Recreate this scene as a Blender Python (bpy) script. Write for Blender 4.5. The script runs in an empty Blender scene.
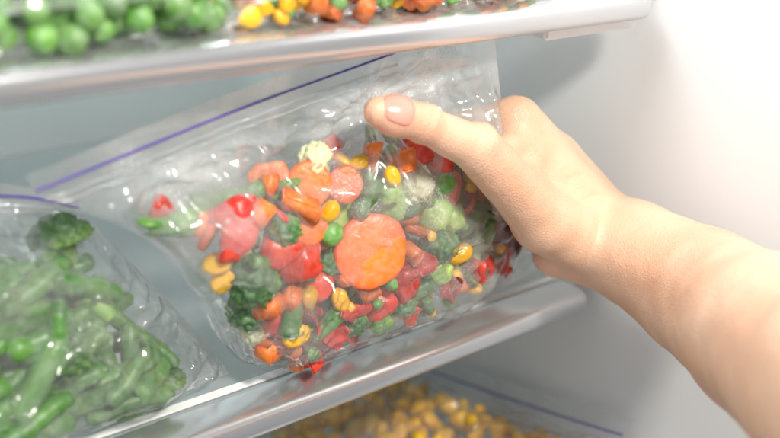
import bpy, bmesh, math, random
import numpy as np
from mathutils import Vector, Matrix, noise, Euler
random.seed(11); np.random.seed(7)
S=0.01
scene=bpy.context.scene
col=scene.collection

# ------------------------------------------------------------ helpers
def newmesh(name, verts, faces, mat=None, smooth=True, origin=None):
    """verts in cm world; object origin placed at origin (cm)"""
    v=np.asarray(verts,float)
    if origin is None: origin=(v.min(0)+v.max(0))/2
    origin=np.asarray(origin,float)
    me=bpy.data.meshes.new(name)
    me.from_pydata(((v-origin)*S).tolist(),[],[tuple(f) for f in faces])
    me.update()
    if smooth:
        me.polygons.foreach_set("use_smooth",[True]*len(me.polygons))
    ob=bpy.data.objects.new(name,me)
    ob.location=(origin*S).tolist()
    col.objects.link(ob)
    if mat: me.materials.append(mat)
    return ob
def empty(name,loc,label,category,**kw):
    e=bpy.data.objects.new(name,None); e.empty_display_size=0.02
    e.location=(np.asarray(loc,float)*S).tolist(); col.objects.link(e)
    e["label"]=label; e["category"]=category
    for k,v in kw.items(): e[k]=v
    return e
def parent(c,p):
    c.parent=p
    c.matrix_parent_inverse=Matrix.Identity(4)
    c.location=Vector(c.location)-Vector(p.location)
def N(nt,t,**kw):
    n=nt.nodes.new(t)
    for k,v in kw.items():
        if k in n.inputs: n.inputs[k].default_value=v
        else: setattr(n,k,v)
    return n
def mat_new(name):
    m=bpy.data.materials.new(name); m.use_nodes=True
    nt=m.node_tree; nt.nodes.clear()
    out=nt.nodes.new("ShaderNodeOutputMaterial")
    return m,nt,out
def ramp(nt,src,stops):
    r=nt.nodes.new("ShaderNodeValToRGB")
    e=r.color_ramp.elements
    while len(e)<len(stops): e.new(0.5)
    for i,(p,c) in enumerate(stops):
        e[i].position=p; e[i].color=(c if len(c)==4 else (*c,1))
    nt.links.new(src,r.inputs[0]); return r

# ------------------------------------------------------------ materials
def m_veg(name,c1,c2,frost=0.25,rough=0.35,scale=120,bump=0.35,axis=None):
    m,nt,out=mat_new(name); L=nt.links.new
    tc=N(nt,"ShaderNodeTexCoord"); oi=N(nt,"ShaderNodeObjectInfo")
    n1=N(nt,"ShaderNodeTexNoise",Scale=float(scale),Detail=4.0)
    add=N(nt,"ShaderNodeVectorMath",operation='ADD'); L(tc.outputs["Object"],add.inputs[0]); L(oi.outputs["Random"],add.inputs[1])
    L(add.outputs[0],n1.inputs["Vector"])
    mix=N(nt,"ShaderNodeMix",data_type='RGBA')
    mix.inputs[6].default_value=(*c1,1); mix.inputs[7].default_value=(*c2,1)
    if axis:
        sep=N(nt,"ShaderNodeSeparateXYZ"); L(tc.outputs["Object"],sep.inputs[0])
        if axis=='Z': L(ramp(nt,sep.outputs[2],[(0.0,(0,0,0)),(0.006,(1,1,1))]).outputs[0],mix.inputs[0])
        else:
            ln=N(nt,"ShaderNodeCombineXYZ"); L(sep.outputs[0],ln.inputs[0]); L(sep.outputs[1],ln.inputs[1])
            le=N(nt,"ShaderNodeVectorMath",operation='LENGTH'); L(ln.outputs[0],le.inputs[0])
            L(ramp(nt,le.outputs["Value"],[(0.003,(0,0,0)),(0.0065,(0.7,0.7,0.7)),(0.010,(0.35,0.35,0.35)),(0.015,(1,1,1))]).outputs[0],mix.inputs[0])
    else:
        L(ramp(nt,n1.outputs["Fac"],[(0.35,(0,0,0)),(0.65,(1,1,1))]).outputs[0],mix.inputs[0])
    hv=N(nt,"ShaderNodeHueSaturation"); hv.inputs["Saturation"].default_value=1.08
    mr=N(nt,"ShaderNodeMapRange"); L(oi.outputs["Random"],mr.inputs[0]); mr.inputs[3].default_value=0.62; mr.inputs[4].default_value=1.05
    L(mr.outputs[0],hv.inputs["Value"]); L(mix.outputs[2],hv.inputs["Color"])
    nf=N(nt,"ShaderNodeTexNoise",Scale=320.0,Detail=6.0); L(add.outputs[0],nf.inputs["Vector"])
    fr=ramp(nt,nf.outputs["Fac"],[(0.34,(frost*.1,)*3),(0.80,(frost*1.3,)*3)])
    m2=N(nt,"ShaderNodeMix",data_type='RGBA'); L(fr.outputs[0],m2.inputs[0]); L(hv.outputs[0],m2.inputs[6]); m2.inputs[7].default_value=(0.84,0.86,0.86,1)
    b=N(nt,"ShaderNodeBsdfPrincipled",Roughness=rough); L(m2.outputs[2],b.inputs["Base Color"])
    bp=N(nt,"ShaderNodeBump",Strength=bump,Distance=0.0012); L(nf.outputs["Fac"],bp.inputs["Height"]); L(bp.outputs[0],b.inputs["Normal"])
    L(b.outputs[0],out.inputs[0]); return m

def m_film(name,haze_lo,haze_hi,drops=0.0,seed=0.0,tint=(0.92,0.93,0.93),gloss=0.65,rough=.17,bump=.45):
    m,nt,out=mat_new(name); L=nt.links.new
    geo=N(nt,"ShaderNodeTexCoord")
    mp=N(nt,"ShaderNodeMapping"); mp.inputs["Location"].default_value=(seed,seed*2,seed*3); L(geo.outputs["Object"],mp.inputs[0])
    att=N(nt,"ShaderNodeAttribute",attribute_name="haze")
    n1=N(nt,"ShaderNodeTexNoise",Scale=20.0,Detail=6.0,Roughness=0.6); L(mp.outputs[0],n1.inputs["Vector"])
    nr=ramp(nt,n1.outputs["Fac"],[(0.38,(0.08,)*3),(0.68,(1,1,1))])
    mul=N(nt,"ShaderNodeMath",operation='MULTIPLY'); L(att.outputs["Fac"],mul.inputs[0]); L(nr.outputs[0],mul.inputs[1])
    mr=N(nt,"ShaderNodeMapRange"); L(mul.outputs[0],mr.inputs[0]); mr.inputs[3].default_value=haze_lo; mr.inputs[4].default_value=haze_hi
    vo=N(nt,"ShaderNodeTexVoronoi",Scale=700.0); L(mp.outputs[0],vo.inputs["Vector"])
    n2=N(nt,"ShaderNodeTexNoise",Scale=40.0,Detail=2.0); L(mp.outputs[0],n2.inputs["Vector"])
    n2r=ramp(nt,n2.outputs["Fac"],[(0.48,(0,0,0)),(0.7,(0.45,)*3)])
    lt=N(nt,"ShaderNodeMath",operation='LESS_THAN'); L(vo.outputs["Distance"],lt.inputs[0]); L(n2r.outputs[0],lt.inputs[1])
    dm=N(nt,"ShaderNodeMath",operation='MULTIPLY'); L(lt.outputs[0],dm.inputs[0]); dm.inputs[1].default_value=drops
    dm2=N(nt,"ShaderNodeMath",operation='MULTIPLY'); L(dm.outputs[0],dm2.inputs[0]); L(att.outputs["Fac"],dm2.inputs[1])
    ad=N(nt,"ShaderNodeMath",operation='ADD',use_clamp=True); L(mr.outputs[0],ad.inputs[0]); L(dm2.outputs[0],ad.inputs[1])
    mp2=N(nt,"ShaderNodeMapping"); mp2.inputs["Scale"].default_value=(1.0,1.0,0.35); mp2.inputs["Rotation"].default_value=(0,.5,0); L(mp.outputs[0],mp2.inputs[0])
    nb=N(nt,"ShaderNodeTexNoise",Scale=38.0,Detail=3.0,Distortion=1.5); L(mp2.outputs[0],nb.inputs["Vector"])
    bp=N(nt,"ShaderNodeBump",Strength=bump,Distance=0.003); L(nb.outputs["Fac"],bp.inputs["Height"])
    tr=N(nt,"ShaderNodeBsdfTransparent",Color=(0.985,0.99,0.99,1))
    df=N(nt,"ShaderNodeBsdfDiffuse",Color=(*tint,1)); tl=N(nt,"ShaderNodeBsdfTranslucent",Color=(*tint,1))
    hz=N(nt,"ShaderNodeMixShader",Fac=0.4); L(df.outputs[0],hz.inputs[1]); L(tl.outputs[0],hz.inputs[2])
    mx=N(nt,"ShaderNodeMixShader"); L(ad.outputs[0],mx.inputs[0]); L(tr.outputs[0],mx.inputs[1]); L(hz.outputs[0],mx.inputs[2])
    gl=N(nt,"ShaderNodeBsdfGlossy",Roughness=rough); L(bp.outputs[0],gl.inputs["Normal"])
    lw=N(nt,"ShaderNodeLayerWeight",Blend=0.5); L(bp.outputs[0],lw.inputs["Normal"])
    pw=N(nt,"ShaderNodeMath",operation='POWER'); L(lw.outputs["Facing"],pw.inputs[0]); pw.inputs[1].default_value=2.6
    ma=N(nt,"ShaderNodeMath",operation='MULTIPLY_ADD',use_clamp=True); L(pw.outputs[0],ma.inputs[0]); ma.inputs[1].default_value=gloss; ma.inputs[2].default_value=0.07
    fx=N(nt,"ShaderNodeMixShader"); L(ma.outputs[0],fx.inputs[0]); L(mx.outputs[0],fx.inputs[1]); L(gl.outputs[0],fx.inputs[2])
    L(fx.outputs[0],out.inputs[0]); return m

def m_simple(name,c,rough=0.4,metal=0.0,nscale=30,namt=0.04,bump=0.0):
    m,nt,out=mat_new(name); L=nt.links.new
    tc=N(nt,"ShaderNodeTexCoord"); n=N(nt,"ShaderNodeTexNoise",Scale=float(nscale),Detail=5.0); L(tc.outputs["Object"],n.inputs["Vector"])
    r=ramp(nt,n.outputs["Fac"],[(0.3,tuple(max(0,x-namt) for x in c)),(0.7,tuple(min(1,x+namt) for x in c))])
    b=N(nt,"ShaderNodeBsdfPrincipled",Roughness=rough,Metallic=metal); L(r.outputs[0],b.inputs["Base Color"])
    if bump:
        bp=N(nt,"ShaderNodeBump",Strength=bump,Distance=0.001); L(n.outputs["Fac"],bp.inputs["Height"]); L(bp.outputs[0],b.inputs["Normal"])
    L(b.outputs[0],out.inputs[0]); return m

wall_m=m_simple("liner_plastic",(0.70,0.705,0.715),0.42,0,6,0.012)
back_m=m_simple("rear_liner_plastic",(0.74,0.80,0.81),0.45,0,6,0.012)
trim_m=m_simple("satin_trim",(0.64,0.65,0.67),0.22,0.8,8,0.015)
white_m=m_simple("white_plastic",(0.82,0.83,0.84),0.35,0,20,0.01)
purple_m=m_simple("purple_zip",(0.10,0.045,0.36),0.4,0,60,0.02)
def m_glass():
    m,nt,out=mat_new("shelf_glass"); L=nt.links.new
    tr=N(nt,"ShaderNodeBsdfTransparent",Color=(0.86,0.90,0.90,1))
    gl=N(nt,"ShaderNodeBsdfGlossy",Roughness=0.08)
    df=N(nt,"ShaderNodeBsdfDiffuse",Color=(0.66,0.70,0.71,1))
    tc=N(nt,"ShaderNodeTexCoord"); n=N(nt,"ShaderNodeTexNoise",Scale=12.0); L(tc.outputs["Object"],n.inputs["Vector"])
    r=ramp(nt,n.outputs["Fac"],[(0.3,(0.25,)*3),(0.7,(0.33,)*3)])
    m1=N(nt,"ShaderNodeMixShader"); L(r.outputs[0],m1.inputs[0]); L(tr.outputs[0],m1.inputs[1]); L(df.outputs[0],m1.inputs[2])
    m2=N(nt,"ShaderNodeMixShader",Fac=0.12); L(m1.outputs[0],m2.inputs[1]); L(gl.outputs[0],m2.inputs[2])
    L(m2.outputs[0],out.inputs[0]); return m
glass_m=m_glass()

# ------------------------------------------------------------ fridge liner
def box(name,lo,hi,mat,bev=0.1):
    bm=bmesh.new(); bmesh.ops.create_cube(bm,size=1)
    lo=np.array(lo,float); hi=np.array(hi,float); c=(lo+hi)/2; d=hi-lo
    for v in bm.verts: v.co=Vector([v.co[i]*d[i] for i in range(3)])
    if bev: bmesh.ops.bevel(bm,geom=bm.edges[:],offset=bev,segments=3,affect='EDGES')
    vs=[list(np.array(v.co)+c) for v in bm.verts]; fs=[[v.index for v in f.verts] for f in bm.faces]
    bm.free()
    return newmesh(name,vs,fs,mat,smooth=False,origin=c)
fr=empty("refrigerator",(-23,0,-33),"white refrigerator interior with pale plastic walls","refrigerator",kind="structure")
WX=2.2
def side_wall(x0,sgn,name):
    zs=np.linspace(-34,46,161); ys=np.concatenate([np.linspace(-20,-17,8),np.linspace(-16,28,45),np.linspace(28.3,30.5,8)])
    V=[];F=[]
    for y in ys:
        for z in zs:
            x=x0
            if y<-17: x+=sgn*(1-math.sqrt(max(0,1-((-17-y)/3)**2)))*3
            if y>28: x-=sgn*(1-math.sqrt(max(0,1-((y-28)/2.6)**2)))*2.6
            V.append((x,y,z))
    nz=len(zs)
    for i in range(len(ys)-1):
        for j in range(nz-1):
            F.append((i*nz+j,i*nz+j+1,(i+1)*nz+j+1,(i+1)*nz+j))
    return newmesh(name,V,F,wall_m)
parent(side_wall(WX,1,"side_wall"),fr)
parent(side_wall(-48.5,-1,"side_wall"),fr)
parent(box("rear_wall",(-49,30.2,-34),(WX+1,31,46),back_m),fr)
parent(box("floor_panel",(-49,-17,-35),(WX+1,31,-34.02),wall_m),fr)
for z in (15.95,0.0,-14.6):
    parent(box("shelf_rail",(WX-0.55,1.2,z-1.35),(WX+0.1,27,z-0.45),wall_m,0.2),fr)

def shelf(z,label):
    e=empty("refrigerator_shelf",(-23,14,z),label,"shelf",group="glass shelves in the refrigerator")
    parent(box("glass_panel",(-47.8,0.55,z-0.42),(WX-0.15,28.5,z-0.06),glass_m,0.04),e)
    prof=[(1.25,0.03),(0.5,0.10),(-0.15,0.10),(-0.5,0.02),(-0.72,-0.18),(-0.82,-0.5),(-0.8,-0.85),(-0.66,-1.08),(-0.42,-1.18),(0.0,-1.2),(0.25,-1.12),(0.34,-0.95),(0.36,-0.6),(0.5,-0.5),(1.25,-0.5),(1.3,-0.25)]
    P=np.array(prof)
    for _ in range(2):
        Q=[]
        for i in range(len(P)):
            a=P[i];b=P[(i+1)%len(P)]
            Q+= [a*.75+b*.25,a*.25+b*.75]
        P=np.array(Q)
    n=len(P); c=P.mean(0)
    xs=list(np.linspace(-47.6,-0.1,60))+[0.15,0.32,0.42,0.46]
    sc=[1]*60+[0.98,0.92,0.8,0.6]
    V=[];F=[]
    for x,s in zip(xs,sc):
        for p in P:
            q=c+(p-c)*s; V.append((x,q[0],z+q[1]))
    for i in range(len(xs)-1):
        for j in range(n):
            F.append((i*n+j,(i+1)*n+j,(i+1)*n+(j+1)%n,i*n+(j+1)%n))
    F.append([ (len(xs)-1)*n+j for j in range(n)][::-1]); F.append(list(range(n)))
    parent(newmesh("front_trim",V,F,trim_m),e)
    parent(box("edge_highlight",(-47.5,1.33,z-0.05),(0.3,1.75,z+0.03),white_m,0.02),e)  # thin white strip added as a painted highlight along the glass edge
    parent(box("end_clip",(-5.6,0.25,z-1.9),(0.9,1.4,z-0.52),white_m,0.14),e)
    return e
shelf(15.95,"glass shelf with silver front trim holding frozen vegetable bags")
shelf(0.0,"glass shelf with silver front trim under the held bag")
shelf(-14.6,"glass shelf with silver front trim holding a corn bag")

# ------------------------------------------------------------ bags
def resamp(pts,n):
    P=np.array(pts,float)
    D=[]
    Q=np.vstack([2*P[0]-P[1],P,2*P[-1]-P[-2]])
    for i in range(1,len(Q)-2):
        for t in np.linspace(0,1,12,endpoint=False):
            a,b,c,d=Q[i-1],Q[i],Q[i+1],Q[i+2]
            D.append(0.5*((2*b)+(-a+c)*t+(2*a-5*b+4*c-d)*t*t+(-a+3*b-3*c+d)*t**3))
    D.append(P[-1]); D=np.array(D)
    s=np.r_[0,np.cumsum(np.linalg.norm(np.diff(D,axis=0),axis=1))]; s/=s[-1]
    tt=np.linspace(0,1,n)
    return np.stack([np.interp(tt,s,D[:,k]) for k in range(3)],1)
def sst(a,b,x):
    t=min(1,max(0,(x-a)/(b-a))); return t*t*(3-2*t)
class Bag: pass
def make_bag(label,bottom,top,left,right,nrm,tf,tb,haze,mat,wr=0.12,seed=0,nu=130,nv=100,zipv=0.93,zu=(0.0,1.0),pinch=None,zr=.05,slk=.8,fine=.28):
    B=Bag(); n=np.array(nrm,float); n/=np.linalg.norm(n)
    c0=resamp(bottom,nu);c1=resamp(top,nu);d0=resamp(left,nv);d1=resamp(right,nv)
    U=np.linspace(0,1,nu)[:,None,None];Vv=np.linspace(0,1,nv)[None,:,None]
    G=(1-Vv)*c0[:,None]+Vv*c1[:,None]+(1-U)*d0[None]+U*d1[None]-((1-U)*(1-Vv)*c0[0]+U*(1-Vv)*c0[-1]+(1-U)*Vv*c1[0]+U*Vv*c1[-1])
    B.G=G;B.n=n;B.nu=nu;B.nv=nv
    TF=np.array([[tf(i/(nu-1),j/(nv-1)) for j in range(nv)] for i in range(nu)])
    TB=np.array([[tb(i/(nu-1),j/(nv-1)) for j in range(nv)] for i in range(nu)])
    B.TF=TF;B.TB=TB
    verts=[];faces=[];hz=[]
    def ridge(x,k,pw): return max(0,1-math.sqrt(x*x+.0006)*k)**pw
    for side,T in ((1,TF),(-1,TB)):
        base=len(verts)
        for i in range(nu):
            for j in range(nv):
                p=G[i,j]; u=i/(nu-1);v=j/(nv-1)
                pv=Vector(p)
                wq=Vector((noise.noise(pv*.25),noise.noise(pv*.25+Vector((9,0,0))),noise.noise(pv*.25+Vector((0,9,0)))))*1.5
                q=pv*0.22+wq*.15+Vector((seed,seed*1.7,side*5))
                a=ridge(noise.noise(q),2.6,3)
                q2=Vector((p[0]*0.75+p[2]*0.45,p[1]*0.6,p[2]*0.22-p[0]*0.12))*0.75+wq*.3+Vector((seed*3,side*9,0))
                b=ridge(noise.noise(q2),2.8,2.2)
                q3=Vector((p[0]*0.22-p[2]*0.65,p[1]*.6,p[0]*.12+p[2]*.25))*0.85+wq*.3+Vector((seed*7,side*3,1))
                b2=ridge(noise.noise(q3),2.8,2.2)
                q4=pv*1.3+wq+Vector((seed*2,side*4,2)); b3=ridge(noise.noise(q4),2.8,2)
                edge=sst(0,0.05,u)*sst(0,0.05,1-u)*sst(0,0.05,v)*sst(0.03,0.2,1-v)
                slack=1+slk*(1-min(1,T[i,j]))
                w=wr*(a*1.9+b*1.2+b2*1.0+b3*fine-0.7)*edge*slack
                lump=noise.noise(pv*0.6+Vector((side*4,seed,0)))*0.35*min(1,T[i,j])
                if pinch is not None:
                    for (pc,amp,fr_,rad) in pinch:
                        d=np.array(p)-np.array(pc); r=np.linalg.norm(d)
                        ang=math.atan2(d[2],d[0])
                        w+=amp*(1-2*abs(math.sin(ang*fr_/2+2.5*noise.noise(pv*0.3))))*math.exp(-((r-rad*0.5)/(rad*0.6))**2)*edge
                off=side*(T[i,j]+lump*edge)+w
                dr=noise.noise(pv*0.16+Vector((seed,0,0)))*0.5*edge
                verts.append(p+n*(off+dr+side*0.015)); hz.append(haze(u,v))
        for i in range(nu-1):
            for j in range(nv-1):
                a=base+i*nv+j; f=(a,a+nv,a+nv+1,a+1)
                faces.append(f if side==1 else f[::-1])
    e=empty("freezer_bag",G[nu//2,0],label,"freezer bag")
    fo=newmesh("film",verts,faces,mat)
    at=fo.data.attributes.new("haze",'FLOAT','POINT'); at.data.foreach_set("value",hz)
    parent(fo,e)
    VV=np.array(verts)[:nu*nv].reshape(nu,nv,3)
    B.VF=VV
    def strip(vf,r,name,mt,offn=0.06,flat=1.0):
        jj=vf*(nv-1); j0=int(jj); t=jj-j0
        line=VV[:,j0]*(1-t)+VV[:,min(j0+1,nv-1)]*t + n*offn
        i0=int(zu[0]*(nu-1)); i1=int(zu[1]*(nu-1)); line=line[i0:i1+1]
        k=8; V=[];F=[]
        for i in range(len(line)):
            tg=line[min(i+1,len(line)-1)]-line[max(i-1,0)]; tg/=np.linalg.norm(tg)
            s=np.cross(tg,n); s/=np.linalg.norm(s); nn=np.cross(s,tg)
            for a in range(k):
                an=2*math.pi*a/k
                V.append(line[i]+s*math.cos(an)*r+nn*math.sin(an)*r*flat)
        for i in range(len(line)-1):
            for a in range(k):
                F.append((i*k+a,i*k+(a+1)%k,(i+1)*k+(a+1)%k,(i+1)*k+a))
        F.append(list(range(k))); F.append([(len(line)-1)*k+a for a in range(k)][::-1])
        o=newmesh(name,V,F,mt); parent(o,e)
    strip(zipv,zr,"zip_strip",purple_m)
    strip(zipv-0.035,0.06,"seal_ridge",ridge_m,0.03)
    strip(zipv-0.06,0.04,"seal_ridge",ridge_m,0.03)
    B.e=e
    return B
ridge_m=m_film("seal_ridge_plastic",0.22,0.4)

# ------------------------------------------------------------ vegetables
def ico(sub=3):
    bm=bmesh.new(); bmesh.ops.create_icosphere(bm,subdivisions=sub,radius=1)
    V=np.array([v.co[:] for v in bm.verts]); F=[[v.index for v in f.verts] for f in bm.faces]; bm.free(); return V,F
def proto(name,V,F,mat):
    me=bpy.data.meshes.new(name); me.from_pydata((np.asarray(V)*S).tolist(),[],[tuple(f) for f in F]); me.update()
    me.polygons.foreach_set("use_smooth",[True]*len(me.polygons)); me.materials.append(mat); return me
def nz(p,s,o=0): return noise.noise(Vector(p)*s+Vector((o,o,o)))
def tube(pts,rad,k=14):
    pts=np.array(pts,float);V=[];F=[]
    for i in range(len(pts)):
        tg=pts[min(i+1,len(pts)-1)]-pts[max(i-1,0)]; tg/=np.linalg.norm(tg)
        s=np.cross(tg,(0,0,1.0)) if abs(tg[2])<.9 else np.cross(tg,(0,1.0,0)); s/=np.linalg.norm(s); nn=np.cross(s,tg)
        for a in range(k):
            an=2*math.pi*a/k; V.append(pts[i]+(s*math.cos(an)+nn*math.sin(an)*0.85)*rad[i])
    for i in range(len(pts)-1):
        for a in range(k): F.append((i*k+a,i*k+(a+1)%k,(i+1)*k+(a+1)%k,(i+1)*k+a))
    F.append(list(range(k))); F.append([(len(pts)-1)*k+a for a in range(k)][::-1])
    return np.array(V),F
m_or=m_veg("carrot_flesh",(0.86,0.15,0.012),(0.92,0.25,0.03),0.12,.35)
m_ors=m_veg("carrot_slice_flesh",(0.94,0.27,0.07),(0.90,0.14,0.03),0.10,.35,axis='R')
m_pea=m_veg("pea_skin",(0.07,0.24,0.02),(0.15,0.38,0.045),0.2,.4)
m_bean=m_veg("bean_skin",(0.035,0.16,0.012),(0.09,0.26,0.025),0.12,.4,scale=60)
m_corn=m_veg("corn_skin",(0.94,0.46,0.01),(0.97,0.58,0.03),0.05,.3)
m_red=m_veg("red_pepper_flesh",(0.60,0.015,0.006),(0.80,0.05,0.012),0.07,0.3,scale=70)
m_gpep=m_veg("green_pepper_flesh",(0.04,0.17,0.01),(0.13,0.34,0.03),0.08,0.28)
m_broc=m_veg("broccoli_floret",(0.22,0.43,0.06),(0.03,0.13,0.015),0.12,0.5,axis='Z')
m_spr=m_veg("sprout_leaf",(0.28,0.54,0.07),(0.52,0.72,0.20),0.18,.45)
m_cau=m_veg("cauliflower_floret",(0.66,0.72,0.34),(0.74,0.76,0.50),0.12,0.55,axis='Z')
m_kid=m_veg("kidney_bean_skin",(0.13,0.02,0.035),(0.22,0.03,0.05),0.1,0.25)
PR={}
V,F=ico(3)
PR['green_pea']=(proto("green_pea",[v*0.42*(1+0.08*nz(v,1.5)+0.06*nz(v,4)-0.12*max(0,v[2]-.8)*5) for v in V],F,m_pea),0.42)
def kern(v):
    x,y,z=v; t=(z+1)/2; w=0.45+0.55*math.sin(min(1,t*1.15)*math.pi*0.62)
    return np.array([x*0.46*w,y*0.32*w,z*0.52-(0.1 if z>.8 else 0)])*(1+0.10*nz(v,1.8))
PR['corn_kernel']=(proto("corn_kernel",[kern(v) for v in V],F,m_corn),0.42)
PR['kidney_bean']=(proto("kidney_bean",[np.array([v[0]*.85,v[1]*.45+0.22*(v[0]**2),v[2]*.4]) for v in V],F,m_kid),0.5)
V4,F4=ico(4)
def spr(v):
    a=math.atan2(v[1],v[0]); f=abs(math.sin(a*1.5+v[2]*2.2))
    return v*1.1*(1+0.10*f+0.12*nz(v,1.8))
PR['brussels_sprout']=(proto("brussels_sprout",[spr(v) for v in V4],F4,m_spr),1.1)
def flo(v):
    z=v[2]
    if z>-0.25:
        d=0.26*(1-min(1,2.4*abs(nz(v,2.3))))+0.14*nz(v,8)+.15*nz(v,1); return np.array([v[0],v[1],z*0.75+0.25])*(0.9+d)
    t=(-0.25-z)/0.75; r=0.45*(1-t*0.3)
    l=math.hypot(v[0],v[1])+1e-6; q=min(l,1)
    return np.array([v[0]/l*min(q,r*1.0),v[1]/l*min(q,r),0.05-t*1.2])*0.95
PR['broccoli_floret']=(proto("broccoli_floret",[flo(v) for v in V4],F4,m_broc),0.9)
PR['cauliflower_floret']=(proto("cauliflower_floret",[flo(v)*0.9 for v in V4],F4,m_cau),0.85)
def slice_mesh(R,h,rip,irr=0.0):
    prof=[(0,h),(R*.3,h*1.0),(R*.6,h*.96),(R*.9,h*.94),(R*.975,h*.75),(R,h*.3),(R,-h*.3),(R*.975,-h*.75),(R*.9,-h*.94),(R*.5,-h),(0,-h)]
    k=64;V=[];F=[]
    for r,z in prof:
        for a in range(k):
            an=2*math.pi*a/k; rr=r*(1+rip*math.cos(16*an)+0.035*math.sin(2*an+.5)+.02*math.sin(5*an)+irr*nz((math.cos(an),math.sin(an),0),1.3,irr*9))
            x=rr*math.cos(an); y=rr*math.sin(an)
            V.append((x,y,z+0.03*nz((x,y,0),1.4)+irr*.2*nz((x,y,0),.8)))
    for i in range(len(prof)-1):
        for a in range(k): F.append((i*k+a,(i+1)*k+a,(i+1)*k+(a+1)%k,i*k+(a+1)%k))
    return V,F
Vs,Fs=slice_mesh(1.5,0.28,0.008,.04); PR['carrot_slice']=(proto("carrot_slice",Vs,Fs,m_ors),1.0)
Vs,Fs=slice_mesh(1.4,0.28,0.0,.4); PR['carrot_chip']=(proto("carrot_slice",Vs,Fs,m_or),.95)
def rcube(sx,sy,sz,bv,o,m=.22):
    bm=bmesh.new(); bmesh.ops.create_cube(bm,size=1)
    for v in bm.verts: v.co=Vector((v.co.x*sx,v.co.y*sy,v.co.z*sz))
    for v in bm.verts: v.co*=1+.35*noise.noise(v.co*1.7+Vector((o,0,0)))
    bmesh.ops.bevel(bm,geom=bm.edges[:],offset=bv,segments=3,affect='EDGES')
    bmesh.ops.triangulate(bm,faces=bm.faces[:]); bmesh.ops.subdivide_edges(bm,edges=bm.edges[:],cuts=1)
    V=[np.array(v.co)*(1+m*nz(v.co,1.6,o)) for v in bm.verts]; F=[[v.index for v in f.verts] for f in bm.faces]; bm.free(); return V,F
Vs,Fs=rcube(1.2,.95,.8,.10,3); PR['carrot_cube']=(proto("carrot_cube",Vs,Fs,m_or),0.6)
Vs,Fs=rcube(1.6,.8,.7,.12,8); PR['carrot_stick']=(proto("carrot_cube",Vs,Fs,m_or),0.65)
def pep(L,W,T,cv,m,name,o=0):
    nu,nv=24,12;V=[];F=[]
    for s in (1,-1):
        for i in range(nu):
            for j in range(nv):
                u=i/(nu-1)*2-1;v=j/(nv-1)*2-1
                e=math.sqrt(max(0,1-u**10))*math.sqrt(max(0,1-v**8))
                w=W*(1-0.12*u*u)*(1+.22*math.sin(2.3*u+.6+o))
                V.append((u*L*(1+.16*math.sin(2.5*v+o)),v*w,cv*(1-u*u)-0.3*v*v+s*T*(.35+.65*e)+0.14*nz((u,v,0),1.5,o)))
    for s in range(2):
        for i in range(nu-1):
            for j in range(nv-1):
                a=s*nu*nv+i*nv+j; f=(a,a+nv,a+nv+1,a+1); F.append(f if s==0 else f[::-1])
    for i in range(nu-1):
        a=i*nv;b=a+nu*nv; F.append((a,b,b+nv,a+nv)); a+=nv-1;b+=nv-1; F.append((a,a+nv,b+nv,b))
    for i in (0,nu-1):
        for j in range(nv-1):
            a=i*nv+j;b=a+nu*nv; F.append((a,a+1,b+1,b))
    return proto(name,V,F,m)
PR['red_pepper_strip']=(pep(1.05,.68,.15,.35,m_red,"red_pepper_strip"),0.65)
PR['red_pepper_dice']=(pep(.75,.7,.16,.2,m_red,"red_pepper_strip",2.0),0.6)
PR['green_pepper_strip']=(pep(1.6,.5,.13,.3,m_gpep,"green_pepper_strip"),0.6)
def bean(L,cv,name,m,r=.42):
    n=26; pts=[];rad=[]
    for i in range(n):
        t=i/(n-1)*2-1; pts.append((t*L/2,cv*(1-t*t),0.06*math.sin(t*4)))
        rad.append(r*(max(0.0,1-abs(t)**14))**.5*(1+.03*math.sin(t*14))*(0.92-0.12*t)+.03)
    V,F=tube(pts,rad); return proto(name,V,F,m)
PR['green_bean']=(bean(4.6,.35,"green_bean",m_bean,.43),0.5)
PR['short_bean']=(bean(3.0,-.2,"green_bean",m_bean,.46),0.5)
PR['cut_bean']=(bean(1.9,-.1,"green_bean",m_bean,.42),0.5)
HL={'green_bean':2.3,'short_bean':1.5,'cut_bean':.95}
ALIAS={'short_bean':'green_bean','cut_bean':'green_bean','carrot_chip':'carrot_slice','carrot_stick':'carrot_cube','red_pepper_dice':'red_pepper_strip'}
LAB={'green_pea':("small green frozen pea inside a clear freezer bag","pea"),
'corn_kernel':("yellow frozen corn kernel inside a clear freezer bag","corn kernel"),
'kidney_bean':("dark red kidney bean inside a clear freezer bag","bean"),
'brussels_sprout':("pale green frosted sprout inside a clear freezer bag","brussels sprout"),
'broccoli_floret':("dark green frozen broccoli floret inside a freezer bag","broccoli"),
'cauliflower_floret':("whitish frozen cauliflower floret inside a freezer bag","cauliflower"),
'carrot_slice':("round orange carrot slice pressed against the bag film","carrot slice"),
'carrot_cube':("orange diced frozen carrot inside a freezer bag","carrot piece"),
'red_pepper_strip':("bright red bell pepper strip inside a freezer bag","pepper strip"),
'green_pepper_strip':("glossy green bell pepper strip inside a freezer bag","pepper strip"),
'green_bean':("cut frosted green bean inside a clear freezer bag","green bean")}
placed=[]
def put(kind,p,rot=None,sc=1.0,grp="frozen vegetables in the held bag",label=None):
    me,r=PR[kind]; kn=ALIAS.get(kind,kind)
    o=bpy.data.objects.new(kn,me); o.location=[a*S for a in p]
    o.rotation_euler=rot if rot is not None else Euler([random.uniform(0,6.28) for _ in range(3)])
    o.scale=(sc,)*3
    o["label"]=label or LAB[kn][0]; o["category"]=LAB[kn][1]; o["group"]=grp
    col.objects.link(o); placed.append((np.array(p,float),r*sc)); return o
def facing(roll=0,tilt=(0,0)):
    nrm=Vector((-0.45+tilt[0],-0.8,0.38+tilt[1])).normalized()
    q=nrm.to_track_quat('Z','Y')
    return (q.to_matrix()@Matrix.Rotation(roll,3,'Z')).to_euler()
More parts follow.
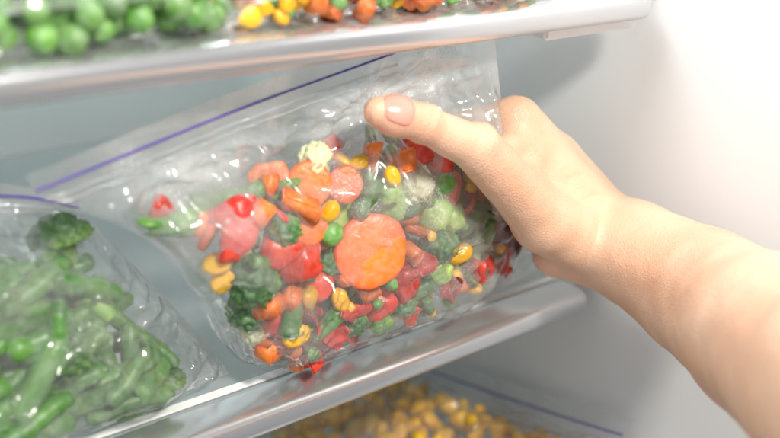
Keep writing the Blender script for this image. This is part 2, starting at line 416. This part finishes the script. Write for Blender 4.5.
def ok(p,r,f=0.8):
    if not placed: return True
    P=np.array([a for a,_ in placed]);R=np.array([b for _,b in placed])
    return bool(np.all(np.linalg.norm(P-p,axis=1)>(R+r)*f))
def inside(B,p,r):
    n=B.n; d=B.G-p; dn=(d@n)[...,None]*n; lat=((d-dn)**2).sum(-1)
    k=np.unravel_index(np.argmin(lat),lat.shape); w=float((p-B.G[k])@n)
    if lat[k]>.15: return False
    if k[0] in (0,B.nu-1) or k[1] in (0,B.nv-1): return False
    return -B.TB[k]+r*.7<w<B.TF[k]-r*.8
def fill(B,kinds,n,ur,vr,grp,f=0.8,frontbias=0.5,rotf=None,tries=40,scr=(0.85,1.15)):
    cnt=0
    for _ in range(n*tries):
        if cnt>=n: break
        u=random.uniform(*ur);v=random.uniform(*vr)
        i=int(u*(B.nu-1));j=int(v*(B.nv-1))
        k=random.choices(list(kinds),weights=list(kinds.values()))[0]
        sc=random.uniform(*scr); r=PR[k][1]*sc
        a=B.TF[i,j]-r*0.95;b=-B.TB[i,j]+r*0.85
        if a<b: continue
        w=a-(a-b)*random.random()**(1+2*frontbias)
        p=B.G[i,j]+B.n*w
        if ok(p,r,f):
            rot=rotf() if rotf else Euler([random.uniform(0,6.28) for _ in range(3)])
            if k in HL:
                dv=np.array(rot.to_matrix()@Vector((HL[k]*sc,0,0)))
                if not(inside(B,p+dv,r*.5) and inside(B,p-dv,r*.5)): continue
            put(k,p,rot,sc,grp); cnt+=1
    return cnt

# ------------------------------------------------------------ main (held) bag
def tf_main(u,v):
    return 2.0*sst(0.0,0.22,u)*sst(0.0,0.30,1-u)*(sst(-0.02,0.16,v))*(1-sst(0.58,0.84,v))
def tb_main(u,v):
    return 1.7*sst(0.0,0.24,u)*sst(0.02,0.34,1-u)*(sst(-0.02,0.16,v))*(1-sst(0.58,0.84,v))
def hz_main(u,v):
    return (0.3+.7*sst(0.04,0.2,u)*sst(0.0,0.12,1-u))*(1-0.6*sst(0.84,0.92,v))*(0.55+.85*sst(.42,.68,v))*(.7+.3*sst(0,.2,v))
film_main=m_film("frosted_film",0.05,0.44,0.25,1.0,gloss=.75,rough=.17,bump=.35)
main=make_bag("frosted freezer bag of mixed vegetables held in a hand",
 bottom=[(-19.8,2.2,1.1),(-19.1,2.0,.6),(-17.3,1.6,.25),(-14.5,1.5,.15),(-9.3,1.2,.5),(-5.1,.8,1.0),(-2.3,.5,2.0)],
 top=[(-29.2,1.0,11.75),(-25.1,1.5,12.45),(-20.0,1.8,13.4),(-13.0,1.6,14.8),(-10.5,1.4,15.2),(-8.0,1.2,14.6)],
 left=[(-19.8,2.2,1.1),(-21.5,1.2,3.4),(-23.9,1.0,7.6),(-26.9,1.0,9.9),(-28.5,1.0,10.8),(-29.2,1.0,11.75)],
 right=[(-2.3,.5,2.0),(-3.6,.5,4.1),(-5.7,.5,7.3),(-7.0,.8,10.8),(-8.0,1.2,14.6)],
 nrm=(0,-1,0),tf=tf_main,tb=tb_main,haze=hz_main,mat=film_main,wr=0.22,seed=2.0,zipv=0.955,zu=(0,0.74),
 pinch=[((-14.5,0,11.8),0.09,20,5.0),((-19.5,1.5,.8),0.18,34,5.0)],nu=170,nv=130,zr=.045,slk=.35,fine=.14)
GM=main.G.reshape(-1,3); TFm=main.TF.reshape(-1); TBm=main.TB.reshape(-1)
def atXZ(x,z,dep=0.0):
    k=np.argmin((GM[:,0]-x)**2+(GM[:,2]-z)**2)
    y=GM[k,1]-max(TFm[k]-dep,-TBm[k]+.3)
    return np.array([x+(y-.6)*.78,y,z-(y-.6)*.62])
gv="frozen vegetables in the held bag"
hero=[('carrot_slice',-14.3,5.6,1.05,.35,facing(0.4,(0.1,0.0))),
('green_pepper_strip',-23.6,9.0,1.0,.5,Euler((1.35,0.15,0.1))),('red_pepper_dice',-24.4,9.75,.6,.3,Euler((1.5,0.3,0))),
('carrot_slice',-17.8,9.4,.62,.6,facing(1)),('carrot_chip',-20.0,10.0,.65,.9,facing(2)),('carrot_stick',-18.2,8.6,1.0,.8,None),
('red_pepper_strip',-21.3,8.8,.85,.7,facing(.3)),('red_pepper_strip',-21.0,7.7,.85,.7,facing(1.2)),('carrot_cube',-20.1,8.6,.9,.8,facing(1)),
('corn_kernel',-21.9,6.9,1.4,.5,facing(.2)),('corn_kernel',-21.6,6.1,1.4,.5,facing(.8)),('corn_kernel',-17.8,2.6,1.4,.5,facing(.5)),('corn_kernel',-15.7,3.7,1.2,.5,facing(1.9)),
('corn_kernel',-9.0,4.2,1.5,.6,facing(.4)),('corn_kernel',-17.3,4.2,1.1,.6,None),('broccoli_floret',-20.2,5.7,1.0,1.0,facing(0)),('broccoli_floret',-20.4,4.4,.8,.9,facing(1)),
('cut_bean',-16.3,2.8,1.0,.6,facing(.7)),('green_pea',-16.5,6.9,1.2,.5,None),('broccoli_floret',-8.3,5.8,1.0,1.0,facing(1)),
('red_pepper_strip',-12.4,9.9,.9,.6,facing(.4)),('carrot_cube',-13.1,9.4,1.0,.7,None),('red_pepper_strip',-18.0,5.9,.95,.7,facing(.5)),
('red_pepper_strip',-12.0,3.6,.9,.7,facing(1.7)),('brussels_sprout',-10.9,6.8,.8,1.1,None),('cauliflower_floret',-12.0,8.1,.75,1.0,facing(.5)),('broccoli_floret',-10.2,5.0,.8,1.0,facing(2)),('brussels_sprout',-9.8,6.2,.6,.9,None),
('green_pea',-10.6,8.0,1.3,.6,None),('carrot_cube',-19.1,2.2,1.1,.6,None),('cut_bean',-22.3,9.7,1.0,.7,facing(.2)),('cut_bean',-20.9,9.6,1.0,.7,facing(.5)),('green_pepper_strip',-19.3,9.4,.6,.8,facing(.4)),
('kidney_bean',-6.0,4.5,1.1,.5,facing(.5)),('kidney_bean',-4.9,3.3,.9,.4,facing(.9)),('carrot_slice',-16.0,9.0,.5,.7,facing(1)),
('red_pepper_dice',-18.9,6.8,1.0,.8,facing(.1)),('red_pepper_dice',-13.4,2.8,1.0,.8,facing(.1)),('cauliflower_floret',-20.0,3.2,.6,.9,facing(.1)),
('corn_kernel',-15.4,9.9,1.05,.5,facing(.4)),('corn_kernel',-13.6,8.9,1.05,.5,facing(2)),('brussels_sprout',-13.6,8.2,.5,.8,None),
('carrot_cube',-19.3,4.4,1.0,.7,None),('cut_bean',-14.8,8.2,.9,.7,facing(1.1)),('corn_kernel',-16.6,7.9,1.1,.6,None),('carrot_stick',-11.9,5.0,.9,1.1,None),
('carrot_slice',-17.6,7.5,.5,.8,facing(.9)),('red_pepper_dice',-17.2,4.8,1.0,1.0,facing(2.2)),('broccoli_floret',-18.8,7.6,.6,.9,facing(.9)),('broccoli_floret',-16.6,5.6,.6,1.2,facing(.5)),
('broccoli_floret',-15.0,2.4,.7,.8,facing(.2)),('cut_bean',-11.4,3.0,1.0,.7,facing(.4)),('cut_bean',-18.2,3.6,1.0,.7,facing(1.5)),('broccoli_floret',-12.0,2.4,.6,.8,facing(1.2))]
for k,x,z,sc,dep,rot in hero:
    put(k,atXZ(x,z,dep),rot,sc,gv,"large round orange carrot slice pressed against bag film" if (k=='carrot_slice' and sc>1.0) else None)
# keep the space just in front of the large slice free
bs=atXZ(-14.3,5.6,.2)
for a in range(8):
    placed.append((bs+np.array([.7*math.cos(a*.785),-.25,.7*math.sin(a*.785)]),.55))
fill(main,{'carrot_cube':2,'carrot_stick':1.2,'carrot_slice':.7,'corn_kernel':3,'green_pea':2.4,'red_pepper_strip':1.2,'red_pepper_dice':2,'broccoli_floret':3,'brussels_sprout':.8,'cauliflower_floret':.8,'cut_bean':3.5},
     210,(0.12,0.87),(0.07,0.74),gv,f=0.66,frontbias=0.2,scr=(.6,.88))

# ------------------------------------------------------------ green bean bag
placed=[]
film_b=m_film("clear_film",0.04,0.26,0.06,5.0,gloss=.9,rough=.14)
beanbag=make_bag("clear freezer bag of green beans resting on the shelf",
 bottom=[(-40,1.6,.35),(-33,1.6,.3),(-27,1.7,.3),(-20.0,2.2,.3)],
 top=[(-40,6.0,10.4),(-33,5.4,10.2),(-28.4,5,9.7),(-25.9,4.8,8.7)],
 left=[(-40,1.6,.35),(-40,4,5),(-40,6,10.4)],
 right=[(-20.0,2.2,.3),(-20.7,2.6,1.6),(-23.0,3.6,4.8),(-25.9,4.8,8.7)],
 nrm=(0,-1,.25),tf=lambda u,v:2.3*sst(0,.15,u)*sst(0,.20,1-u)*sst(-.05,.15,v)*(1-sst(.62,.9,v)),
 tb=lambda u,v:1.8*sst(0,.15,u)*sst(0,.20,1-u)*sst(-.02,.2,v)*(1-sst(.6,.88,v)),
 haze=lambda u,v:0.8,mat=film_b,wr=0.32,seed=9.0,zipv=0.95)
def beanrot():
    return (Matrix.Rotation(random.gauss(0.15,.4),3,'X')@Matrix.Rotation(random.gauss(-0.25,.55),3,'Y')@Matrix.Rotation(random.gauss(0,.28),3,'Z')).to_euler()
fill(beanbag,{'green_bean':3,'short_bean':4,'broccoli_floret':.35},210,(0.12,0.95),(0.04,0.76),"frozen green beans in the shelf bag",f=0.48,frontbias=.3,rotf=beanrot,tries=80)

# ------------------------------------------------------------ bags on the upper shelf
placed=[]
zu_=16.12
def lying(label,x0,x1,y0,y1,h,film,seed,kinds,n,grp,f=.8,scr=(.85,1.15),ur=(.04,.96)):
    B=make_bag(label,
      bottom=[(x0,y0,zu_),(x0*.6+x1*.4,y0-.1,zu_),(x1,y0+.1,zu_)],
      top=[(x0,y1,zu_+.5),((x0+x1)/2,y1,zu_+.9),(x1,y1,zu_+.4)],
      left=[(x0,y0,zu_),(x0,(y0+y1)/2,zu_+.2),(x0,y1,zu_+.5)],
      right=[(x1,y0+.1,zu_),(x1,(y0+y1)/2,zu_+.2),(x1,y1,zu_+.4)],
      nrm=(0,-.35,1),tf=lambda u,v:h*sst(0,.10,u)*sst(0,.10,1-u)*(.46+.54*sst(0,.10,v))*(1-sst(.65,.9,v)),
      tb=lambda u,v:0.0,haze=lambda u,v:0.8,mat=film,wr=0.32,seed=seed,nu=110,nv=90)
    fill(B,kinds,n,ur,(0.02,.42),grp,f=f,frontbias=.0,scr=scr)
    return B
film_c=m_film("clear_film_wrinkled",0.07,0.44,0.06,12.0,gloss=.95,rough=.14)
lying("clear freezer bag of frozen green peas on the shelf",-38,-22.0,0.0,15,3.6,film_c,21.0,{'green_pea':1},190,"frozen peas in the shelf bag",f=.78,scr=(1.0,1.3),ur=(.3,.96))
placed=[]
lying("clear freezer bag of mixed vegetables on the shelf",-22.8,-5.5,0.0,15,2.8,film_c,33.0,{'green_pea':3,'corn_kernel':3,'carrot_cube':3.5,'cauliflower_floret':1.0,'red_pepper_dice':.8},240,"mixed frozen vegetables in the upper bag",f=.60,scr=(.65,.95))
# ------------------------------------------------------------ corn bag
placed=[]
cornbag=make_bag("clear freezer bag of golden corn with purple zip",
 bottom=[(-18,-4,-14.3),(-18,4,-14.3),(-18,12,-14.3)],
 top=[(1.3,-4.6,-5.9),(1.1,2.0,-8.0),(.9,11,-10.6)],
 left=[(-18,-4,-14.3),(-8,-4,-13.6),(-2,-4.2,-10.5),(1.3,-4.6,-5.9)],
 right=[(-18,12,-14.3),(-8,12,-14.1),(-2,11.6,-12.6),(.9,11,-10.6)],
 nrm=(-.25,0,1),tf=lambda u,v:3.0*sst(0,.12,u)*sst(0,.12,1-u)*sst(-.02,.2,v)*(1-sst(.72,.95,v)),
 tb=lambda u,v:.2*sst(0,.2,u)*sst(0,.2,1-u)*sst(0,.2,v)*sst(0,.3,1-v),haze=lambda u,v:.75,mat=film_b,wr=.3,seed=41,nu=90,nv=90,zipv=.95)
fill(cornbag,{'corn_kernel':1},190,(.04,.96),(.40,.92),"frozen corn kernels in the lower bag",f=.78,frontbias=1,scr=(1.1,1.5))

# ------------------------------------------------------------ hand and forearm (one continuous surface)
def cap(a,b,ra,rb): return (np.array(a,float),np.array(b,float),ra,rb)
W=(-2.2,-2.6,4.8)
palm=[cap((-6.6,.3,10.45),W,1.0,1.95),cap((-4.9,.9,8.6),(-2.0,-2.0,4.6),1.1,1.85),cap((-3.0,1.8,6.0),(-1.8,-1.7,4.2),1.05,1.8),
 cap((-1.9,2.1,4.0),(-2.2,-1.7,3.9),.95,1.6),
 cap((-6.6,-2.4,6.6),(-2.6,-2.7,4.6),1.4,1.9),cap((-4.2,-1.6,4.0),(-2.6,-2.8,4.4),1.2,1.85),
 cap((-6.0,-1.0,8.0),(-3.4,-1.5,5.4),1.25,1.6),
 cap((-6.3,.4,10.3),(-3.9,.2,8.0),1.0,1.45),cap((-3.9,.2,8.0),(-2.1,-1.1,6.0),1.45,1.6)]
arm=[cap(W,(-2.4,-4.5,5.0),2.2,2.35),cap((-2.4,-4.5,5.0),(-3.3,-9,5.3),2.35,2.8),cap((-3.3,-9,5.3),(-6.7,-14,6.9),2.8,3.1),
 cap((-6.7,-14,6.9),(-10.7,-19,8.7),3.1,3.25),cap((-10.7,-19,8.7),(-16.5,-25,11.2),3.25,3.5)]
thumb=[cap((-6.6,-2.4,6.6),(-11.3,-1.9,10.75),1.35,.98),cap((-11.3,-1.9,10.75),(-14.0,-1.45,12.1),.90,.76),cap((-14.0,-1.45,12.1),(-15.35,-1.15,12.55),.78,.76),cap((-15.35,-1.15,12.55),(-16.05,-1.02,12.75),.76,.58)]
web=[cap((-8.6,-.9,9.7),(-6.9,-.3,9.8),.6,.85),cap((-7.5,-1.5,8.4),(-6.5,-.6,9.3),.9,.9)]
fingers=[
 [cap((-6.6,.3,10.45),(-6.9,3.0,9.1),1.02,.86),cap((-6.9,3.0,9.1),(-9.0,3.6,8.3),.86,.76),cap((-9.0,3.6,8.3),(-10.7,3.2,8.0),.76,.62)],
 [cap((-4.9,.9,8.6),(-5.5,3.6,6.9),1.02,.88),cap((-5.5,3.6,6.9),(-7.9,4.2,6.3),.88,.78),cap((-7.9,4.2,6.3),(-9.9,3.7,6.1),.78,.64)],
 [cap((-3.0,1.8,6.0),(-3.9,4.0,4.4),.98,.82),cap((-3.9,4.0,4.4),(-6.2,4.4,4.1),.82,.74),cap((-6.2,4.4,4.1),(-8.1,3.9,4.1),.74,.6)],
 [cap((-1.9,2.1,4.0),(-2.6,3.9,2.4),.86,.7),cap((-2.6,3.9,2.4),(-4.4,4.2,2.1),.7,.62),cap((-4.4,4.2,2.1),(-6.0,3.8,2.3),.62,.52)]]
def sd(P,c):
    a,b,ra,rb=c; ab=b-a; t=np.clip(((P-a)@ab)/(ab@ab),0,1)
    return np.linalg.norm(P-a-t[:,None]*ab,axis=1)-(ra+t*(rb-ra))
def smin(a,b,k):
    h=np.clip(0.5+0.5*(b-a)/k,0,1); return b*(1-h)+a*h-k*h*(1-h)
def sdf(P):
    d=None
    for c in palm+arm: 
        e=sd(P,c); d=e if d is None else smin(d,e,0.5)
    t=None
    for c in thumb:
        e=sd(P,c); t=e if t is None else smin(t,e,0.25)
    for c in web: d=smin(d,sd(P,c),0.5)
    d=smin(d,t,0.55)
    for f in fingers:
        t=None
        for c in f:
            e=sd(P,c); t=e if t is None else smin(t,e,0.22)
        d=smin(d,t,0.3)
    return d
bm=bmesh.new()
for c in palm+arm+thumb+web+[x for f in fingers for x in f]:
    a,b,ra,rb=c; L=np.linalg.norm(b-a); k=max(2,int(L/0.3))
    for i in range(k+1):
        t=i/k; p=a+(b-a)*t
        bmesh.ops.create_icosphere(bm,subdivisions=2,radius=ra+(rb-ra)*t+.03,matrix=Matrix.Translation(Vector(p)))
tm=bpy.data.meshes.new("tmp"); bm.to_mesh(tm); bm.free()
to=bpy.data.objects.new("tmp",tm); col.objects.link(to)
md=to.modifiers.new("r",'REMESH'); md.mode='VOXEL'; md.voxel_size=0.10
dg=bpy.context.evaluated_depsgraph_get(); em=bpy.data.meshes.new_from_object(to.evaluated_get(dg))
P=np.zeros(len(em.vertices)*3); em.vertices.foreach_get("co",P); P=P.reshape(-1,3)
FC=[list(p.vertices) for p in em.polygons]
bpy.data.objects.remove(to); bpy.data.meshes.remove(em); bpy.data.meshes.remove(tm)
def grad(P):
    e=0.02; g=np.stack([sdf(P+np.eye(3)[k]*e)-sdf(P-np.eye(3)[k]*e) for k in range(3)],1)
    return g/(np.linalg.norm(g,axis=1,keepdims=True)+1e-9)
E=np.array([(f[i],f[(i+1)%len(f)]) for f in FC for i in range(len(f))])
for it in range(7):
    acc=np.zeros_like(P);cn=np.zeros(len(P))
    np.add.at(acc,E[:,0],P[E[:,1]]);np.add.at(cn,E[:,0],1);np.add.at(acc,E[:,1],P[E[:,0]]);np.add.at(cn,E[:,1],1)
    P=P*.5+.5*acc/cn[:,None]
    P=P-(sdf(P)*1.0)[:,None]*grad(P)
g=grad(P)
D=np.zeros(len(P))
ax=np.array((-2.7,.45,1.4));ax/=np.linalg.norm(ax); J=np.array((-14.0,-1.45,12.1))
tt=(P-J)@ax; rr=np.linalg.norm((P-J)-tt[:,None]*ax,axis=1); near=(rr<1.15)
for o,dp in ((-.28,.045),(-.08,.06),(.12,.055),(.3,.04),(-.5,.02)):
    D-=near*dp*np.exp(-((tt-o-0.05*np.sin(rr*4+P[:,2]*3))/.06)**2)
D+=near*.05*np.exp(-(tt/.35)**2)
J2=np.array((-11.3,-1.9,10.75)); t2=(P-J2)@ax; r2=np.linalg.norm((P-J2)-t2[:,None]*ax,axis=1)
D+=.13*np.exp(-(t2/.6)**2)*(r2<1.5)*np.clip(g[:,2],0,1)
for o in (-.3,0,.3): D-=.022*np.exp(-((t2-o)/.06)**2)*(r2<1.5)
aw=np.array((-.2,-2,.2));aw/=np.linalg.norm(aw); tw=(P-np.array((-2.3,-3.2,4.9)))@aw
for o in (-.35,.1): D-=.04*np.exp(-((tw-o-.1*np.sin(P[:,2]))/.07)**2)
def segd(P,a,b):
    a=np.array(a,float);b=np.array(b,float);ab=b-a;t=np.clip(((P-a)@ab)/(ab@ab),0,1)
    return np.linalg.norm(P-a-t[:,None]*ab,axis=1),t
dd,t_=segd(P,(-10.8,-2.1,11.6),(-3.6,-3.6,7.0)); D+=.09*np.exp(-(dd/.35)**2)*np.sin(math.pi*np.clip(t_,0,1))
dd,t_=segd(P,(-6.6,.1,11.4),(-2.6,-1.8,7.8)); D+=.07*np.exp(-(dd/.35)**2)*np.sin(math.pi*np.clip(t_*.9+.1,0,1))
dd,t_=segd(P,(-8.8,-1.3,10.6),(-5.4,-2.2,8.2)); D-=.16*np.exp(-(dd/.4)**2)*(1-t_*.8)
nn_=np.array([noise.noise(Vector(p)*0.45)+.4*noise.noise(Vector(p)*1.1) for p in P]); D+=.06*nn_
P2=P+g*D[:,None]
def m_skin():
    m,nt,out=mat_new("skin"); L=nt.links.new
    tc=N(nt,"ShaderNodeTexCoord")
    n=N(nt,"ShaderNodeTexNoise",Scale=26.0,Detail=6.0); L(tc.outputs["Object"],n.inputs["Vector"])
    r=ramp(nt,n.outputs["Fac"],[(0.3,(0.66,0.38,0.25)),(0.5,(0.73,0.46,0.315)),(0.72,(0.78,0.53,0.38))])
    at=N(nt,"ShaderNodeAttribute",attribute_name="blush")
    mx=N(nt,"ShaderNodeMix",data_type='RGBA'); L(at.outputs["Fac"],mx.inputs[0]); L(r.outputs[0],mx.inputs[6]); mx.inputs[7].default_value=(0.74,0.26,0.16,1)
    b=N(nt,"ShaderNodeBsdfPrincipled",Roughness=0.43); L(mx.outputs[2],b.inputs["Base Color"])
    b.inputs["Subsurface Weight"].default_value=0.18; b.inputs["Subsurface Radius"].default_value=(1,.35,.2); b.inputs["Subsurface Scale"].default_value=0.004
    v=N(nt,"ShaderNodeTexVoronoi",Scale=700.0,feature='DISTANCE_TO_EDGE'); L(tc.outputs["Object"],v.inputs["Vector"])
    n2=N(nt,"ShaderNodeTexNoise",Scale=180.0,Detail=6.0); L(tc.outputs["Object"],n2.inputs["Vector"])
    ad=N(nt,"ShaderNodeMath",operation='ADD'); L(v.outputs["Distance"],ad.inputs[0]); L(n2.outputs["Fac"],ad.inputs[1])
    bp=N(nt,"ShaderNodeBump",Strength=0.45,Distance=0.0008); L(ad.outputs[0],bp.inputs["Height"]); L(bp.outputs[0],b.inputs["Normal"])
    L(b.outputs[0],out.inputs[0]); return m
person=newmesh("person",P2,FC,m_skin())
bl=np.zeros(len(P))
for q,rad,a in (((-15.6,-1.1,12.6),1.2,.5),((-14,-1.4,12),.8,.3),((-6.6,.3,10.4),1.6,.2),((-5,.9,8.5),1.5,.15),((-9,-1.2,9),1.5,.2),((-5,-2,4),2,.2)):
    bl+=a*np.exp(-np.sum((P-np.array(q))**2,1)/rad**2)
at=person.data.attributes.new("blush",'FLOAT','POINT'); at.data.foreach_set("value",np.clip(bl,0,1))
person["label"]="bare hand and forearm gripping the frosted vegetable bag"; person["category"]="person"
# thumbnail
ax3=np.array((-16.05,-1.02,12.75))-np.array((-14.0,-1.45,12.1));ax3/=np.linalg.norm(ax3)
up=np.array((-.35,-.65,.75)); up-=ax3*(up@ax3); up/=np.linalg.norm(up); sd_=np.cross(ax3,up)
c0=np.array((-15.35,-1.15,12.55)); NV=[];NF=[]; na,nb=22,22
for i in range(na):
    for j in range(nb):
        a=i/(na-1)*2-1; b=j/(nb-1)*2-1
        wdt=0.85*math.sqrt(max(0,1-0.55*abs(a)**5))
        ang=b*wdt*1.02; o=c0+ax3*(0.25+a*0.62*(1-.12*b*b))
        d=up*math.cos(ang)+sd_*math.sin(ang); p=o+d*1.6
        for _ in range(25):
            s_=sdf(p[None])[0]-0.035*(1-.5*abs(b)**4)*(1.0 if a>-.9 else .3); p=p-d*s_*0.8
            if abs(s_)<1e-4: break
        NV.append(p)
for i in range(na-1):
    for j in range(nb-1): NF.append((i*nb+j,i*nb+j+1,(i+1)*nb+j+1,(i+1)*nb+j))
nail_m=m_simple("nail",(0.76,0.30,0.24),0.25,0,80,0.03)
no=newmesh("thumbnail",NV,NF,nail_m)
sm=no.modifiers.new("s",'SOLIDIFY'); sm.thickness=0.0005; sm.offset=0
parent(no,person)

# ------------------------------------------------------------ lights
def area(name,loc,tgt,size,power,colr):
    l=bpy.data.lights.new(name,'AREA'); l.shape='RECTANGLE'; l.size=size[0]; l.size_y=size[1]; l.energy=power; l.color=colr
    o=bpy.data.objects.new(name,l); o.location=Vector(loc)*S
    o.rotation_euler=(Vector(tgt)-Vector(loc)).to_track_quat('-Z','Y').to_euler(); col.objects.link(o); return o
area("key_lamp",(-24,-52,66),(-10,0,6),(.08,.08),8.0,(1,.95,.86))
area("fill_lamp",(-60,-70,10),(-15,0,5),(.8,.8),1.1,(.98,.98,1))
area("interior_lamp",(-22,8,44),(-20,6,0),(.4,.1),1.9,(.97,.99,1))
w=bpy.data.worlds.new("World"); scene.world=w; w.use_nodes=True
bg=w.node_tree.nodes["Background"]; bg.inputs[0].default_value=(.97,.98,1,1); bg.inputs[1].default_value=0.29

# ------------------------------------------------------------ camera
cam=bpy.data.cameras.new("camera"); co=bpy.data.objects.new("camera",cam); col.objects.link(co)
r=Vector((0.762,-0.638,0.1123)).normalized(); wv=Vector((0.6166,0.661,-0.4287)).normalized(); u=r.cross(wv); 
M=Matrix((( r.x,u.x,-wv.x,-.424),(r.y,u.y,-wv.y,-.3064),(r.z,u.z,-wv.z,.2712),(0,0,0,1)))
co.matrix_world=M
cam.lens=50.77; cam.sensor_width=36; cam.clip_start=0.01; cam.clip_end=20
cam.dof.use_dof=True; cam.dof.focus_distance=0.47; cam.dof.aperture_fstop=5.0
scene.camera=co
scene.view_settings.view_transform='Standard'; scene.view_settings.look='None'; scene.view_settings.exposure=0
